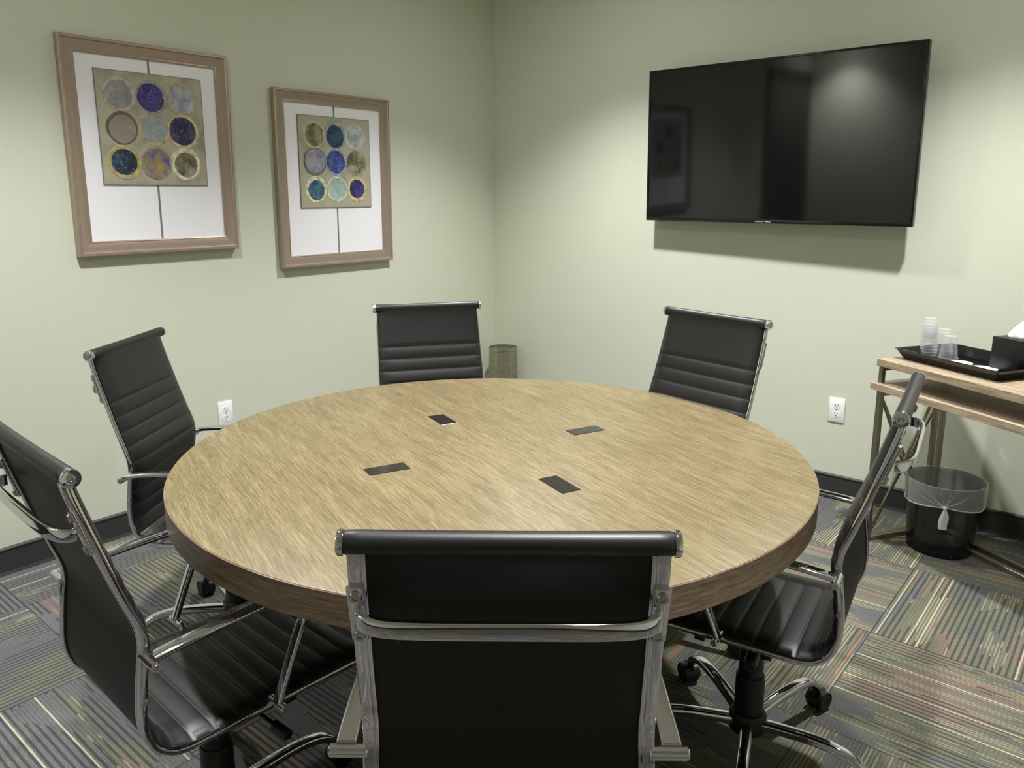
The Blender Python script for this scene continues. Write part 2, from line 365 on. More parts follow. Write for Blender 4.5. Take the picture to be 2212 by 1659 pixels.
def picture(name, y0, y1, z0, z1, CC, RG, label, seed, swap=False):
    cy, cz = (y0 + y1) / 2, (z0 + z1) / 2; W, H = (y1 - y0), (z1 - z0)
    t = empty(name, (0.0, cy, z0)); tag(t, label, 'picture', 'framed pictures on the left wall')
    # local: x out of wall, y along wall, z up from bottom
    bm = bmesh.new()
    prof = [(0, 0.002), (0, 0.030), (0.003, 0.035), (0.012, 0.036), (0.015, 0.031), (0.020, 0.029), (0.030, 0.027), (0.050, 0.021), (0.054, 0.022), (0.058, 0.020), (0.058, 0.010), (0.058, 0.002)]
    cs = [(-W / 2, 0, 1, 1), (W / 2, 0, -1, 1), (W / 2, H, -1, -1), (-W / 2, H, 1, -1)]
    L = [[bm.verts.new((x, yy + u * sy, zz + u * sz)) for u, x in prof] for yy, zz, sy, sz in cs]
    for i in range(4):
        A, B = L[i], L[(i + 1) % 4]
        for k in range(len(prof)):
            q = (k + 1) % len(prof); bm.faces.new((A[k], A[q], B[q], B[k]))
    obj('frame', bm, frame_m, t, angle=20)
    bm = bmesh.new(); box(bm, 0.003, 0.014, -W / 2 + 0.057, W / 2 - 0.057, 0.057, H - 0.057)
    mat = obj('mat_board', bm, mat_m, t, smooth=False)
    az1 = H - 0.057 - 0.056; az0 = az1 - 0.436; ay0, ay1 = -0.218, 0.218
    bm = bmesh.new()
    box(bm, 0.0135, 0.0148, -0.004, 0.004, 0.058, az0 - 0.001); obj('mat_groove', bm, matline_m, mat, smooth=False)
    bm = bmesh.new(); box(bm, 0.0135, 0.0148, -0.004, 0.004, az1 + 0.001, H - 0.058); obj('mat_groove', bm, matline_m, mat, smooth=False)
    bm = bmesh.new(); box(bm, 0.012, 0.0185, ay0 - 0.003, ay1 + 0.003, az0 - 0.003, az1 + 0.003, mi=1); box(bm, 0.014, 0.0195, ay0, ay1, az0, az1, mi=0)
    mats = [paint_mat(name + '_ground', (150, 146, 126), (172, 170, 148), (186, 168, 150), 9, False, seed), matline_m]
    rr = random.Random(seed)
    for k in range(9):
        mats.append(paint_mat(name + '_disc', *CC[k], sc=26, specks=k in (1, 5, 4, 6), seed=seed + k)); mats.append(paint_mat(name + '_ring', tuple(int(x * .8) for x in RG[k]), RG[k], tuple(min(255, int(x * 1.12)) for x in RG[k]), 40, False, seed + k))
        u, v = U3[k % 3], V3[k // 3]; c = Vector((0.0195, ay0 + u * 0.436 , az0 + v * 0.436))
        r = 0.0615 * (1 + rr.uniform(-0.03, 0.05)); ph = rr.uniform(0, 6)
        b = bmesh.new(); n = 44
        def ring(rad, x, off=0.0):
            return [b.verts.new((x, (rad * (1 + 0.02 * math.sin(3 * a + ph))) * math.cos(a) + off * math.cos(ph), (rad * (1 + 0.02 * math.sin(2 * a + ph))) * math.sin(a) + off * math.sin(ph))) for a in [2 * math.pi * i / n for i in range(n)]]
        off = 0.004
        rs = [ring(r + 0.0045, 0.0), ring(r + 0.003, 0.0016), ring(r + 0.001, 0.0014), ring(r - 0.004 - (0.006 if k in (6, 8) else 0), 0.0014, off), ring(r - 0.006 - (0.006 if k in (6, 8) else 0), 0.001, off)]
        for A, B in zip(rs, rs[1:]):
            for i in range(n):
                f = b.faces.new((A[i], A[(i + 1) % n], B[(i + 1) % n], B[i])); f.material_index = 3 + 2 * k
        f = b.faces.new(rs[-1]); f.material_index = 2 + 2 * k
        join(bm, b, Matrix.Translation(c))
    obj('artwork', bm, mats, t, angle=60)
picture('framed_picture', -2.506, -1.815, 1.194, 2.023, CC1, RG1, 'taupe framed abstract of nine discs with a purple disc top centre, hung nearest the camera', 3.0)
picture('framed_picture', -1.588, -0.886, 1.083, 1.920, CC2, RG2, 'taupe framed abstract of nine discs with a blue disc in the middle, hung lower', 8.0)

# ---------------------------------------------------------------- outlets
def outlet(loc, rz, label):
    t = empty('wall_outlet', loc, rz); tag(t, label, 'outlet', 'white wall outlets')
    bm = bmesh.new(); box(bm, -0.036, 0.036, -0.006, 0.0, -0.059, 0.059, bev=0.003); obj('cover_plate', bm, white_p, t)
    for z in (0.02, -0.02):
        bm = bmesh.new()
        lathe(bm, [(0, 0), (0.0165, 0), (0.0165, 0.0012), (0, 0.0016)], Matrix.Translation((0, -0.006, z)) @ Matrix.Rotation(R(90), 4, 'X'), 28)
        s = obj('socket', bm, white_p, t)
        bm = bmesh.new()
        for x in (-0.006, 0.006): box(bm, x - 0.0012, x + 0.0012, -0.0082, -0.0072, z + 0.0, z + 0.009)
        lathe(bm, [(0, 0), (0.0026, 0), (0.0026, 0.0008), (0, 0.0008)], Matrix.Translation((0, -0.0074, z - 0.007)) @ Matrix.Rotation(R(90), 4, 'X'), 12)
        obj('socket_slots', bm, slot_m, s, smooth=False)
    bm = bmesh.new(); lathe(bm, [(0, 0), (0.003, 0), (0.002, 0.001), (0, 0.001)], Matrix.Translation((0, -0.006, 0)) @ Matrix.Rotation(R(90), 4, 'X'), 12); obj('screw', bm, screw_m, t)
outlet((0, -1.925, 0.432), R(90), 'white double wall outlet on the left wall under the framed pictures')
outlet((2.156, 0, 0.427), 0, 'white double wall outlet on the wall below the television')

# ---------------------------------------------------------------- television
TVX0, TVX1, TVZ0, TVZ1 = 1.1412, 2.4305, 1.301, 2.0475
t = empty('wall_television', ((TVX0 + TVX1) / 2, 0, TVZ0)); tag(t, 'large black flat screen television mounted on the right wall', 'television')
TW, TH = (TVX1 - TVX0), TVZ1 - TVZ0
def tvM():
    # small tilt and turn of the panel on its bracket
    return Matrix.Translation((0, -0.105, 0)) @ Matrix.Rotation(-0.023, 4, 'Z') @ Matrix.Rotation(0.025, 4, 'X')
bm = bmesh.new(); box(bm, -TW / 2, TW / 2, 0.0, 0.028, 0, TH, bev=0.003, M=tvM()); obj('housing', bm, tv_bez, t)
bm = bmesh.new(); sec = [(0, 0), (0.011, 0), (0.011, -0.004), (0, -0.004)]
for (x0, x1, z0, z1) in ((-TW / 2, TW / 2, 0, 0.016), (-TW / 2, TW / 2, TH - 0.010, TH), (-TW / 2, -TW / 2 + 0.010, 0.016, TH - 0.010), (TW / 2 - 0.010, TW / 2, 0.016, TH - 0.010)):
    box(bm, x0, x1, -0.006, 0.0005, z0, z1, bev=0.0012, M=tvM())
obj('bezel', bm, tv_bez, t)
bm = bmesh.new(); box(bm, -TW / 2 + 0.009, TW / 2 - 0.009, -0.0025, 0.001, 0.014, TH - 0.009, M=tvM()); obj('screen', bm, screen_m, t, smooth=False)
bm = bmesh.new(); box(bm, -0.045, 0.035, -0.0075, -0.0055, 0.004, 0.0105, bev=0.0006, M=tvM()); obj('logo_badge', bm, chrome, t)
bm = bmesh.new(); lathe(bm, [(0, 0), (0.0022, 0), (0.0022, 0.001), (0, 0.001)], tvM() @ Matrix.Translation((-TW / 2 + 0.06, -0.006, 0.007)) @ Matrix.Rotation(R(90), 4, 'X'), 12); obj('status_light', bm, led_m, t)
bm = bmesh.new(); box(bm, -0.25, 0.25, -0.09, 0.0, 0.16, 0.52, bev=0.004); obj('wall_bracket', bm, blackp, t)

# ---------------------------------------------------------------- round table
TX, TY, TR, TZ = 1.9183, -2.231, 0.830, 0.755
t = empty('conference_table', (TX, TY, 0)); tag(t, 'large round conference table with pale wood top and brown edge', 'table')
bm = bmesh.new(); lathe(bm, [(0, TZ - 0.066), (TR - 0.012, TZ - 0.066), (TR - 0.012, TZ - 0.003), (TR - 0.002, TZ - 0.0008), (TR - 0.004, TZ), (0, TZ)], n=160)
obj('tabletop', bm, table_m, t, angle=30)
bm = bmesh.new(); lathe(bm, [(TR - 0.012, TZ - 0.067), (TR - 0.002, TZ - 0.067), (TR, TZ - 0.065), (TR, TZ - 0.003), (TR - 0.0015, TZ - 0.0015), (TR - 0.012, TZ - 0.0015)], n=160, close=False)
obj('edge_band', bm, edge_m, t, angle=30)
bm = bmesh.new(); lathe(bm, [(0, 0), (0.25, 0), (0.25, 0.04), (0.21, 0.06), (0.20, 0.12), (0.20, TZ - 0.10), (0.26, TZ - 0.067), (0, TZ - 0.067)], n=64); obj('pedestal', bm, pedestal_m, t)
cover_m = pbr('dark_glossy_cover', (34, 30, 28), 0.14, 0, 0.5)
for (cx, cy, a) in ((1.619, -2.124, 0), (2.018, -1.931, 90), (1.820, -2.528, 90), (2.216, -2.333, 0)):
    bm = bmesh.new(); M = Matrix.Translation((cx - TX, cy - TY, TZ)) @ Matrix.Rotation(R(-21.5 + a), 4, 'Z')
    box(bm, -0.054, 0.054, -0.026, 0.026, -0.010, 0.0012, bev=0.0006, M=M); obj('power_port_cover', bm, cover_m, t, smooth=False)

# ---------------------------------------------------------------- office chair
PROF = [(-.302, .998), (-.298, .972), (-.285, .925), (-.268, .868), (-.248, .802), (-.228, .742), (-.211, .692), (-.207, .655), (-.212, .618), (-.218, .57), (-.222, .52), (-.218, .48), (-.204, .447), (-.178, .425), (-.145, .416), (-.10, .4145), (0, .415), (.10, .414), (.22, .413), (.258, .408), (.280, .394), (.290, .375)]
PP = catmull([(0, y, z) for y, z in PROF], 8)
SL = [0.0]
for a, b in zip(PP, PP[1:]): SL.append(SL[-1] + (b - a).length)
def at_s(s):
    for i in range(len(PP) - 1):
        if SL[i + 1] >= s: break
    k = (s - SL[i]) / max(1e-9, SL[i + 1] - SL[i]); p = PP[i].lerp(PP[i + 1], k); tt = (PP[i + 1] - PP[i]).normalized()
    return p, Vector((0, -tt.z, tt.y))
def s_near(y, z):
    return min(range(len(PP)), key=lambda i: (PP[i].y - y) ** 2 + (PP[i].z - z) ** 2)
S_RIB = SL[s_near(-.264, .848)]; S_BEND = SL[s_near(-.200, .443)]; S_END = SL[-1] - 0.004
WP = 0.1865
def railx(z): return 0.1885 + 0.0095 * max(0.0, min(1.0, (0.99 - z) / 0.36))
def cushion(s0, s1, first_rib, pitch=0.0462):
    bm = bmesh.new(); ds = 0.0033; n = int((s1 - s0) / ds); nx = 14
    F, B, E1, E2 = [], [], [], []
    for i in range(n + 1):
        s = s0 + (s1 - s0) * i / n; p, nn = at_s(s)
        if s > first_rib:
            u = ((s - first_rib) / pitch) % 1.0; bul = (4 * u * (1 - u)) ** 0.45
        else:
            u = min(1.0, (first_rib - s) / 0.02); bul = (1 - (1 - u) ** 2) ** 0.5
        wb = railx(p.z) - 0.0097; wf = railx(p.z) + 0.0035
        rowF, rowB = [], []
        for j in range(nx + 1):
            k = -1 + 2 * j / nx; k = math.copysign(abs(k) ** 0.8, k); e = 1 - abs(k) ** 12; e2 = 1 - abs(k) ** 5
            h = 0.0088 + 0.0062 * max(0, e) ** 0.5 + 0.0055 * bul * max(0, e2) ** 0.5
            rowF.append(bm.verts.new(Vector((wf * k, p.y, p.z)) + nn * h)); rowB.append(bm.verts.new(Vector((wb * k, p.y, p.z)) - nn * 0.001))
        F.append(rowF); B.append(rowB)
        E1.append([bm.verts.new(Vector((q * wf, p.y, p.z)) + nn * 0.0076) for q in (-1, 1)]); E2.append([bm.verts.new(Vector((q * wb, p.y, p.z)) + nn * 0.0076) for q in (-1, 1)])
    for i in range(n):
        for j in range(nx):
            bm.faces.new((F[i][j], F[i][j + 1], F[i + 1][j + 1], F[i + 1][j])); bm.faces.new((B[i][j], B[i + 1][j], B[i + 1][j + 1], B[i][j + 1])).material_index = 1
        for q, j in ((0, 0), (1, nx)):
            bm.faces.new((F[i][j], F[i + 1][j], E1[i + 1][q], E1[i][q])); bm.faces.new((E1[i][q], E1[i + 1][q], E2[i + 1][q], E2[i][q])); bm.faces.new((E2[i][q], E2[i + 1][q], B[i + 1][j], B[i][j]))
    for i in (0, n):
        bm.faces.new(F[i] + [E1[i][1], E2[i][1]] + B[i][::-1] + [E2[i][0], E1[i][0]])
    return bm
def chair_parts():
    """returns list of (name, mesh object, sub-parts, moves_with_height)"""
    P_ = []
    def add(name, bm, mat, subs=(), up=True, **kw):
        o = obj(name, bm, mat, None, **kw); so = []
        for n2, b2, m2 in subs:
            c = obj(n2, b2, m2, o); so.append(c)
        P_.append((o, so, up)); return o
    add('backrest', cushion(SL[1], S_BEND, S_RIB), [leather, sling_m], angle=70)
    o_seat = add('seat', cushion(S_BEND, S_END, S_BEND - 0.02), [leather, sling_m], angle=70)
    # leather wrapped roll along the top with chrome caps
    TY_, TZ_ = -0.297, 1.000
    bm = bmesh.new(); pr = [(0, 0), (0.0130, 0), (0.0153, 0.004), (0.0157, 0.02)] + [(0.0157 - 0.0010 * math.sin(math.pi * k / 8), 0.02 + 0.366 * k / 8) for k in range(1, 8)] + [(0.0157, 0.386), (0.0153, 0.402), (0.0130, 0.406), (0, 0.406)]
    M, _ = axis_m((-0.203, TY_, TZ_), (0.203, TY_, TZ_)); lathe(bm, pr, M, 28)
    add('headrest_roll', bm, leather, angle=50)
    for s in (-1, 1):
        bm = bmesh.new(); M, _ = axis_m((s * 0.2015, TY_, TZ_), (s * 0.215, TY_, TZ_))
        lathe(bm, [(0, 0), (0.0160, 0), (0.0166, 0.002), (0.0166, 0.0065), (0.0152, 0.0085), (0.0105, 0.0088), (0.0095, 0.0070), (0, 0.0070)], M, 28)
        b2 = bmesh.new(); lathe(b2, [(0, 0.0065), (0.0075, 0.0065), (0.0068, 0.0092), (0.0036, 0.0098), (0.003, 0.0085), (0, 0.0085)], M, 20)
        add('end_cap', bm, chrome, [('cap_screw', b2, screw_m)])
    for s in (-1, 1):
        bm = bmesh.new(); path = [Vector((s * railx(p.z), p.y, p.z)) for p in PP[2:]]
        sweep(bm, path, rrect(0.0098, 0.0070, 0.0045, 4), side=(1, 0, 0))
        # inner slotted flange that holds the upholstery
        path2 = [Vector((s * (railx(p.z) - 0.0115), p.y, p.z)) - Vector((0, -(PP[min(i + 3, len(PP) - 1)] - PP[i + 1]).normalized().z, (PP[min(i + 3, len(PP) - 1)] - PP[i + 1]).normalized().y)) * 0.004 for i, p in enumerate(PP[2:])]
        sweep(bm, path2, rrect(0.0028, 0.0030, 0.001, 2), side=(1, 0, 0))
        subs = []
        for (y, z) in ((-0.2185, 0.553),):
            b2 = bmesh.new(); M, _ = axis_m((s * 0.207, y, z), (s * 0.212, y, z)); lathe(b2, [(0, 0), (0.0062, 0), (0.0062, 0.003), (0.003, 0.0042), (0, 0.003)], M, 16); subs.append(('rail_screw', b2, screw_m))
        add('side_rail', bm, chrome, subs, angle=40)
    # bowed brace behind the back
    path = []
    for k in range(33):
        a = math.pi * (k / 32) - math.pi / 2       # superellipse bow
        cx = math.sin(a); cy = math.cos(a)
        path.append(Vector((0.188 * math.copysign(abs(cx) ** 0.36, cx), -0.293 - 0.031 * max(0, cy), 0.897)))
    bm = bmesh.new(); sweep(bm, path, rrect(0.0055, 0.0122, 0.004, 4))
    for s in (-1, 1):
        p1, n1 = at_s(SL[s_near(0, 0) if False else s_near(-.288, .942)]); p2, n2 = at_s(SL[s_near(-.265, .858)])
        sweep(bm, [Vector((s * 0.1905, p1.y, p1.z)) - n1 * 0.0095, Vector((s * 0.1905, (p1.y + p2.y) / 2, (p1.z + p2.z) / 2)) - n1 * 0.0095, Vector((s * 0.1905, p2.y, p2.z)) - n2 * 0.0095], rrect(0.011, 0.003, 0.002, 3), side=(1, 0, 0))
    subs = []
    for s in (-1, 1):
        for (y, z) in ((-.2860, .934), (-.2680, .869)):
            p, nn = at_s(SL[s_near(y, z)]); a = Vector((s * 0.1905, p.y, p.z)) - nn * 0.0115; M, _ = axis_m(a, a - nn)
            b2 = bmesh.new(); lathe(b2, [(0, 0), (0.0085, 0), (0.0088, 0.002), (0.0074, 0.0046), (0.0036, 0.0052), (0.003, 0.0036), (0, 0.0036)], M, 18); subs.append(('brace_bolt', b2, screw_m))
    add('back_brace', bm, chrome, subs, angle=40)
    # arms
    for s in (-1, 1):
        X = 0.232
        base = [(-.206, .648), (-.15, .654), (-.05, .659), (.05, .661), (.098, .660), (.122, .652), (.130, .636), (.122, .614), (.096, .590 - 0.0), (.066, .525), (.036, .452), (.029, .434)]
        path = catmull([(s * X, y, z) for y, z in base], 7)
        bm = bmesh.new(); sweep(bm, path, rrect(0.0150, 0.0062, 0.0052, 4), side=(1, 0, 0), scale=lambda k: (1.0 - 0.22 * k, 1.0))
        subs = []
        b2 = bmesh.new(); rod(b2, (s * 0.200, -.211, .640), (s * 0.2555, -.211, .640), 0.0092, 22, 0.0015); subs.append(('arm_pivot', b2, chrome))
        b2 = bmesh.new(); rod(b2, (s * 0.200, .031, .430), (s * 0.2555, .031, .430), 0.0080, 22, 0.0015); rod(b2, (s * 0.188, .031, .417), (s * 0.206, .031, .432), 0.007, 16); subs.append(('arm_foot', b2, chrome))
        for (y, z) in ((-.211, .640), (.031, .430)):
            b2 = bmesh.new(); M, _ = axis_m((s * 0.255, y, z), (s * 0.2575, y, z)); lathe(b2, [(0, 0), (0.006, 0), (0.0055, 0.002), (0.002, 0.002), (0.002, 0.001), (0, 0.001)], M, 16); subs.append(('arm_screw', b2, screw_m))
        add('armrest', bm, chrome, subs, angle=45)
    # under-seat mechanism
    bm = bmesh.new(); box(bm, -0.08, 0.08, -0.10, 0.11, 0.372, 0.396, bev=0.006); box(bm, -0.195, 0.195, -0.085, -0.060, 0.390, 0.408, bev=0.003); box(bm, -0.195, 0.195, 0.070, 0.095, 0.390, 0.408, bev=0.003)
    box(bm, -0.055, 0.055, -0.07, 0.07, 0.345, 0.374, bev=0.008)
    add('tilt_mechanism', bm, blackp)
    bm = bmesh.new(); rod(bm, (0.03, 0.03, 0.36), (0.20, 0.045, 0.352), 0.005, 12); rod(bm, (0.185, 0.043, 0.353), (0.235, 0.048, 0.349), 0.012, 16, 0.004)
    add('tilt_lever', bm, blackp)
    bm = bmesh.new(); rod(bm, (-0.03, -0.02, 0.36), (-0.13, -0.03, 0.352), 0.005, 12); rod(bm, (-0.12, -0.03, 0.353), (-0.175, -0.033, 0.349), 0.016, 16, 0.005)
    add('height_lever', bm, blackp)
    # column, hub
    bm = bmesh.new(); lathe(bm, [(0, 0.10), (0.0365, 0.10), (0.0365, 0.215), (0.034, 0.222), (0.031, 0.222), (0.031, 0.30), (0.026, 0.305), (0.026, 0.350), (0, 0.350)], n=32)
    add('gas_column', bm, blackp, up=False)
    bm = bmesh.new(); lathe(bm, [(0, 0.062), (0.040, 0.062), (0.047, 0.068), (0.047, 0.108), (0.041, 0.118), (0, 0.118)], n=36)
    add('base_hub', bm, blackp, up=False)
    return P_
def base_leg():
    """one arm of the star base pointing along +X, with a caster"""
    path = catmull([(0.036, 0, 0.090), (0.10, 0, 0.100), (0.17, 0, 0.108), (0.225, 0, 0.107), (0.262, 0, 0.098), (0.288, 0, 0.080), (0.298, 0, 0.066)], 6)
    bm = bmesh.new(); sweep(bm, path, rrect(0.0165, 0.0125, 0.009, 5), side=(0, 1, 0), scale=lambda k: (1.0 - 0.25 * k, 1.0 - 0.2 * k))
    leg = obj('base_leg', bm, chrome, angle=45)
    bm = bmesh.new()
    for s in (-1, 1):
        M, _ = axis_m((0.308, s * 0.006, 0.026), (0.308, s * 0.025, 0.026)); lathe(bm, [(0, 0), (0.024, 0), (0.026, 0.003), (0.026, 0.015), (0.022, 0.019), (0.010, 0.019), (0, 0.017)], M, 28)
    b = bmesh.new(); n = 16; rings = []
    for y in (-0.0235, 0.0235):
        rings.append([b.verts.new((0.308 + 0.029 * math.cos(a), y, 0.028 + 0.029 * math.sin(a))) for a in [R(-25 + 205 * i / n) for i in range(n + 1)]])
    for i in range(n): b.faces.new((rings[0][i], rings[0][i + 1], rings[1][i + 1], rings[1][i]))
    bmesh.ops.solidify(b, geom=b.faces[:], thickness=0.0022); join(bm, b)
    box(bm, 0.284, 0.332, -0.004, 0.004, 0.018, 0.054, bev=0.002); rod(bm, (0.297, 0, 0.045), (0.297, 0, 0.078), 0.0065, 14)
    cs = obj('caster', bm, blackp, leg)
    return leg, cs
PARTS = chair_parts(); LEG, CASTER = base_leg()
def place_chair(x, y, a, h, basea, label, first=False):
    root = empty('office_chair', (x, y, 0), R(a - 90)); tag(root, label, 'chair', 'black ribbed office chairs around the table')
    for o, subs, up in PARTS:
        c = o if first else o.copy()
        if not first: COL.objects.link(c)
        c.parent = root; c.location = (0, 0, h if up else 0)
        if not first:
            for sb in subs:
                d = sb.copy(); COL.objects.link(d); d.parent = c
    for k in range(5):
        if first and k == 0: l, cs = LEG, CASTER
        else:
            l = LEG.copy(); COL.objects.link(l); cs = CASTER.copy(); COL.objects.link(cs); cs.parent = l
        l.parent = root; l.rotation_euler = (0, 0, R(90 + basea + 72 * k))
CH = [(2.4969, -2.8589, 129.46, 0.0196, 10, 'black leather and chrome office chair nearest the camera, seen from behind at centre'),
      (1.7558, -3.0027, 87.3, -0.014, -5.3, 'black ribbed office chair at lower left, seen from behind with its seat showing'),
      (2.5751, -1.9731, 188.44, 0.0011, 29, 'black ribbed office chair at the right of the table beside the console and bin'),
      (1.0385, -2.5184, 35.84, -0.022, -9.5, 'black ribbed office chair at far left facing right, below the framed pictures'),
      (1.3481, -1.8432, -34.38, 0.0096, 20, 'black ribbed office chair behind the table, in front of the room corner'),
      (2.0728, -1.632, -101.42, 0.0321, 40, 'black ribbed office chair behind the table, below the television')]
for i, c in enumerate(CH): place_chair(*c, first=(i == 0))

# ---------------------------------------------------------------- console table
TH_ = R(-31); CO = Vector((2.417, -0.418, 0))
t = empty('console_table', CO, TH_); tag(t, 'light wood two tier console table on crossed metal legs', 'console table')
LEN, DEP = 1.25, 0.395
bm = bmesh.new(); box(bm, 0, LEN, 0, DEP, 0.752, 0.782, bev=0.0015); obj('tabletop', bm, console_m, t, smooth=False)
bm = bmesh.new(); box(bm, -0.012, LEN - 0.03, -0.012, DEP - 0.06, 0.653, 0.681, bev=0.0015); obj('lower_shelf', bm, console_m, t, smooth=False)
def bar(bm, a, b, wx=0.019, wy=0.019):
    M, L = axis_m(a, b); box(bm, -wx / 2, wx / 2, -wy / 2, wy / 2, 0, L, bev=0.0012, M=M, seg=1)
for k, (x0, za, zb) in enumerate(((0.013, 0.0, 0.752), (LEN - 0.05, 0.0, 0.752))):
    for ddx, zt, y0, y1 in ((0, 0.752, 0.020, DEP - 0.022), (0.0195 if k == 0 else -0.04, 0.653, 0.006, DEP - 0.085)):
        bm = bmesh.new(); x = x0 + ddx
        bar(bm, (x, y0, 0.0), (x, y0, zt)); bar(bm, (x, y1, 0.0), (x, y1, zt)); bar(bm, (x, y0, 0.0095), (x, y1, 0.0095))
        bar(bm, (x, y0, zt - 0.010), (x, y1, zt - 0.010))
        zt2 = min(zt, 0.64)
        bar(bm, (x + 0.002, y0, 0.02), (x + 0.002, y1, zt2), 0.010, 0.010); bar(bm, (x - 0.002, y1, 0.02), (x - 0.002, y0, zt2), 0.010, 0.010)
        obj('end_frame', bm, steel_m, t, smooth=False)
bm = bmesh.new(); bar(bm, (0.013, DEP - 0.022, 0.0095), (LEN - 0.05, DEP - 0.022, 0.0095)); obj('floor_rail', bm, steel_m, t, smooth=False)
bm = bmesh.new(); bar(bm, (0.0325, DEP - 0.085, 0.0095), (LEN - 0.09, DEP - 0.085, 0.0095)); obj('floor_rail', bm, steel_m, t, smooth=False)

def cons(u, v, z): return CO + Matrix.Rotation(TH_, 3, 'Z') @ Vector((u, v, z))
CT = 0.782
# tray
t = empty('serving_tray', cons(0.245, 0.225, CT), TH_); tag(t, 'black lacquered rectangular serving tray with flared rim on the console table', 'tray')
bm = bmesh.new(); b = bmesh.new()
def rr3(a, bb, r, z): return [b.verts.new((x, y, z)) for x, y in rrect(a, bb, r, 5)]
A_, B_ = 0.208, 0.130
loops = [rr3(A_, B_, 0.012, 0.0005), rr3(A_ + 0.024, B_ + 0.024, 0.014, 0.040), rr3(A_ + 0.027, B_ + 0.027, 0.014, 0.0405), rr3(A_ + 0.026, B_ + 0.026, 0.014, 0.0425), rr3(A_ + 0.020, B_ + 0.020, 0.012, 0.042), rr3(A_ - 0.004, B_ - 0.004, 0.010, 0.006)]
for L0, L1 in zip(loops, loops[1:]):
    for i in range(len(L0)): b.faces.new((L0[i], L0[(i + 1) % len(L0)], L1[(i + 1) % len(L0)], L1[i]))
b.faces.new(loops[0]); b.faces.new(loops[-1]); join(bm, b)
obj('tray_body', bm, tray_m, t, angle=40)
TZF = CT + 0.0062
# clear cups, upside down stacks
def cup_mesh():
    bm = bmesh.new(); lathe(bm, [(0.0345, 0.0), (0.0365, 0.0005), (0.0365, 0.003), (0.0345, 0.004), (0.0245, 0.088), (0.0235, 0.090), (0, 0.090), (0, 0.0885), (0.0230, 0.0885), (0.0325, 0.004), (0.0335, 0.001), (0.0345, 0.0)], n=32, close=False)
    return bm
cup0 = obj('plastic_cup', cup_mesh(), cup_m, angle=50)
first = True
def cup(loc, label):
    global first
    c = cup0 if first else cup0.copy()
    if not first: COL.objects.link(c)
    first = False
    c.location = loc; tag(c, label, 'cup', 'clear plastic cups on the tray')
A0 = Vector((2.561, -0.238, TZF))
for k in range(6):
    lab = 'clear plastic cup nested inside the tall upside down stack on the tray'
    if k == 5: lab = 'clear plastic cup, topmost of the tall stack on the tray'
    if k == 0: lab = 'clear plastic cup at the bottom of the tall stack on the tray'
    cup(A0 + Vector((0, 0, 0.0125 * k)), lab)
for k in range(2):
    cup(Vector((2.606, -0.170, TZF)) + Vector((0, 0, 0.0125 * k)), ['clear plastic cup under another in the short stack behind', 'clear plastic cup on top of the short stack behind the others'][k])
cup((2.640, -0.250, TZF), 'single clear plastic cup standing rightmost beside the white coasters')
# coasters
for (u, v, lab) in ((0.205, 0.205, 'round white coaster on the tray, the one next to the clear cups'), (0.312, 0.205, 'round white coaster on the tray, the one in front of the tissue box')):
    bm = bmesh.new(); lathe(bm, [(0, 0), (0.044, 0), (0.046, 0.001), (0.046, 0.004), (0.044, 0.005), (0, 0.005)], n=40)
    o = obj('coaster', bm, paper_m); o.location = cons(u, v, TZF); tag(o, lab, 'coaster', 'white coasters on the tray')
# tissue box
t = empty('tissue_box', cons(0.362, 0.290, TZF), TH_); tag(t, 'black cube tissue box cover standing on the tray', 'tissue box')
bm = bmesh.new(); box(bm, -0.058, 0.058, -0.052, 0.052, 0, 0.125, bev=0.004); obj('box_cover', bm, tissuebox_m, t)
bm = bmesh.new(); b = bmesh.new(); n = 28; rings = []
for zz, rad, wob in ((0.1255, 0.034, 0.02), (0.132, 0.036, 0.08), (0.146, 0.028, 0.2), (0.162, 0.018, 0.35), (0.178, 0.008, 0.5), (0.190, 0.002, 0.3)):
    rings.append([b.verts.new((rad * (1 + wob * math.sin(5 * a + zz * 60)) * math.cos(a) + (zz - .125) * 0.25, 0.55 * rad * (1 + wob * math.cos(4 * a)) * math.sin(a), zz + 0.004 * math.sin(3 * a) * wob)) for a in [2 * math.pi * i / n for i in range(n)]])
for L0, L1 in zip(rings, rings[1:]):
    for i in range(n): b.faces.new((L0[i], L0[(i + 1) % n], L1[(i + 1) % n], L1[i]))
b.faces.new(rings[-1]); b.faces.new(rings[0]); join(bm, b); obj('tissue', bm, paper_m, t)

# ---------------------------------------------------------------- waste bin with liner
BX, BY = 2.693, -0.302
t = empty('waste_bin', (BX, BY, 0)); tag(t, 'dark round waste bin with knotted clear liner under the console table', 'bin')
BZ = 0.0215
bm = bmesh.new(); lathe(bm, [(0, 0), (0.116, 0), (0.122, 0.004), (0.143, 0.290), (0.1455, 0.293), (0.1455, 0.300), (0.1425, 0.300), (0.140, 0.292), (0.119, 0.006), (0, 0.006)], n=64); obj('bin_body', bm, smoke_m, t, angle=50)
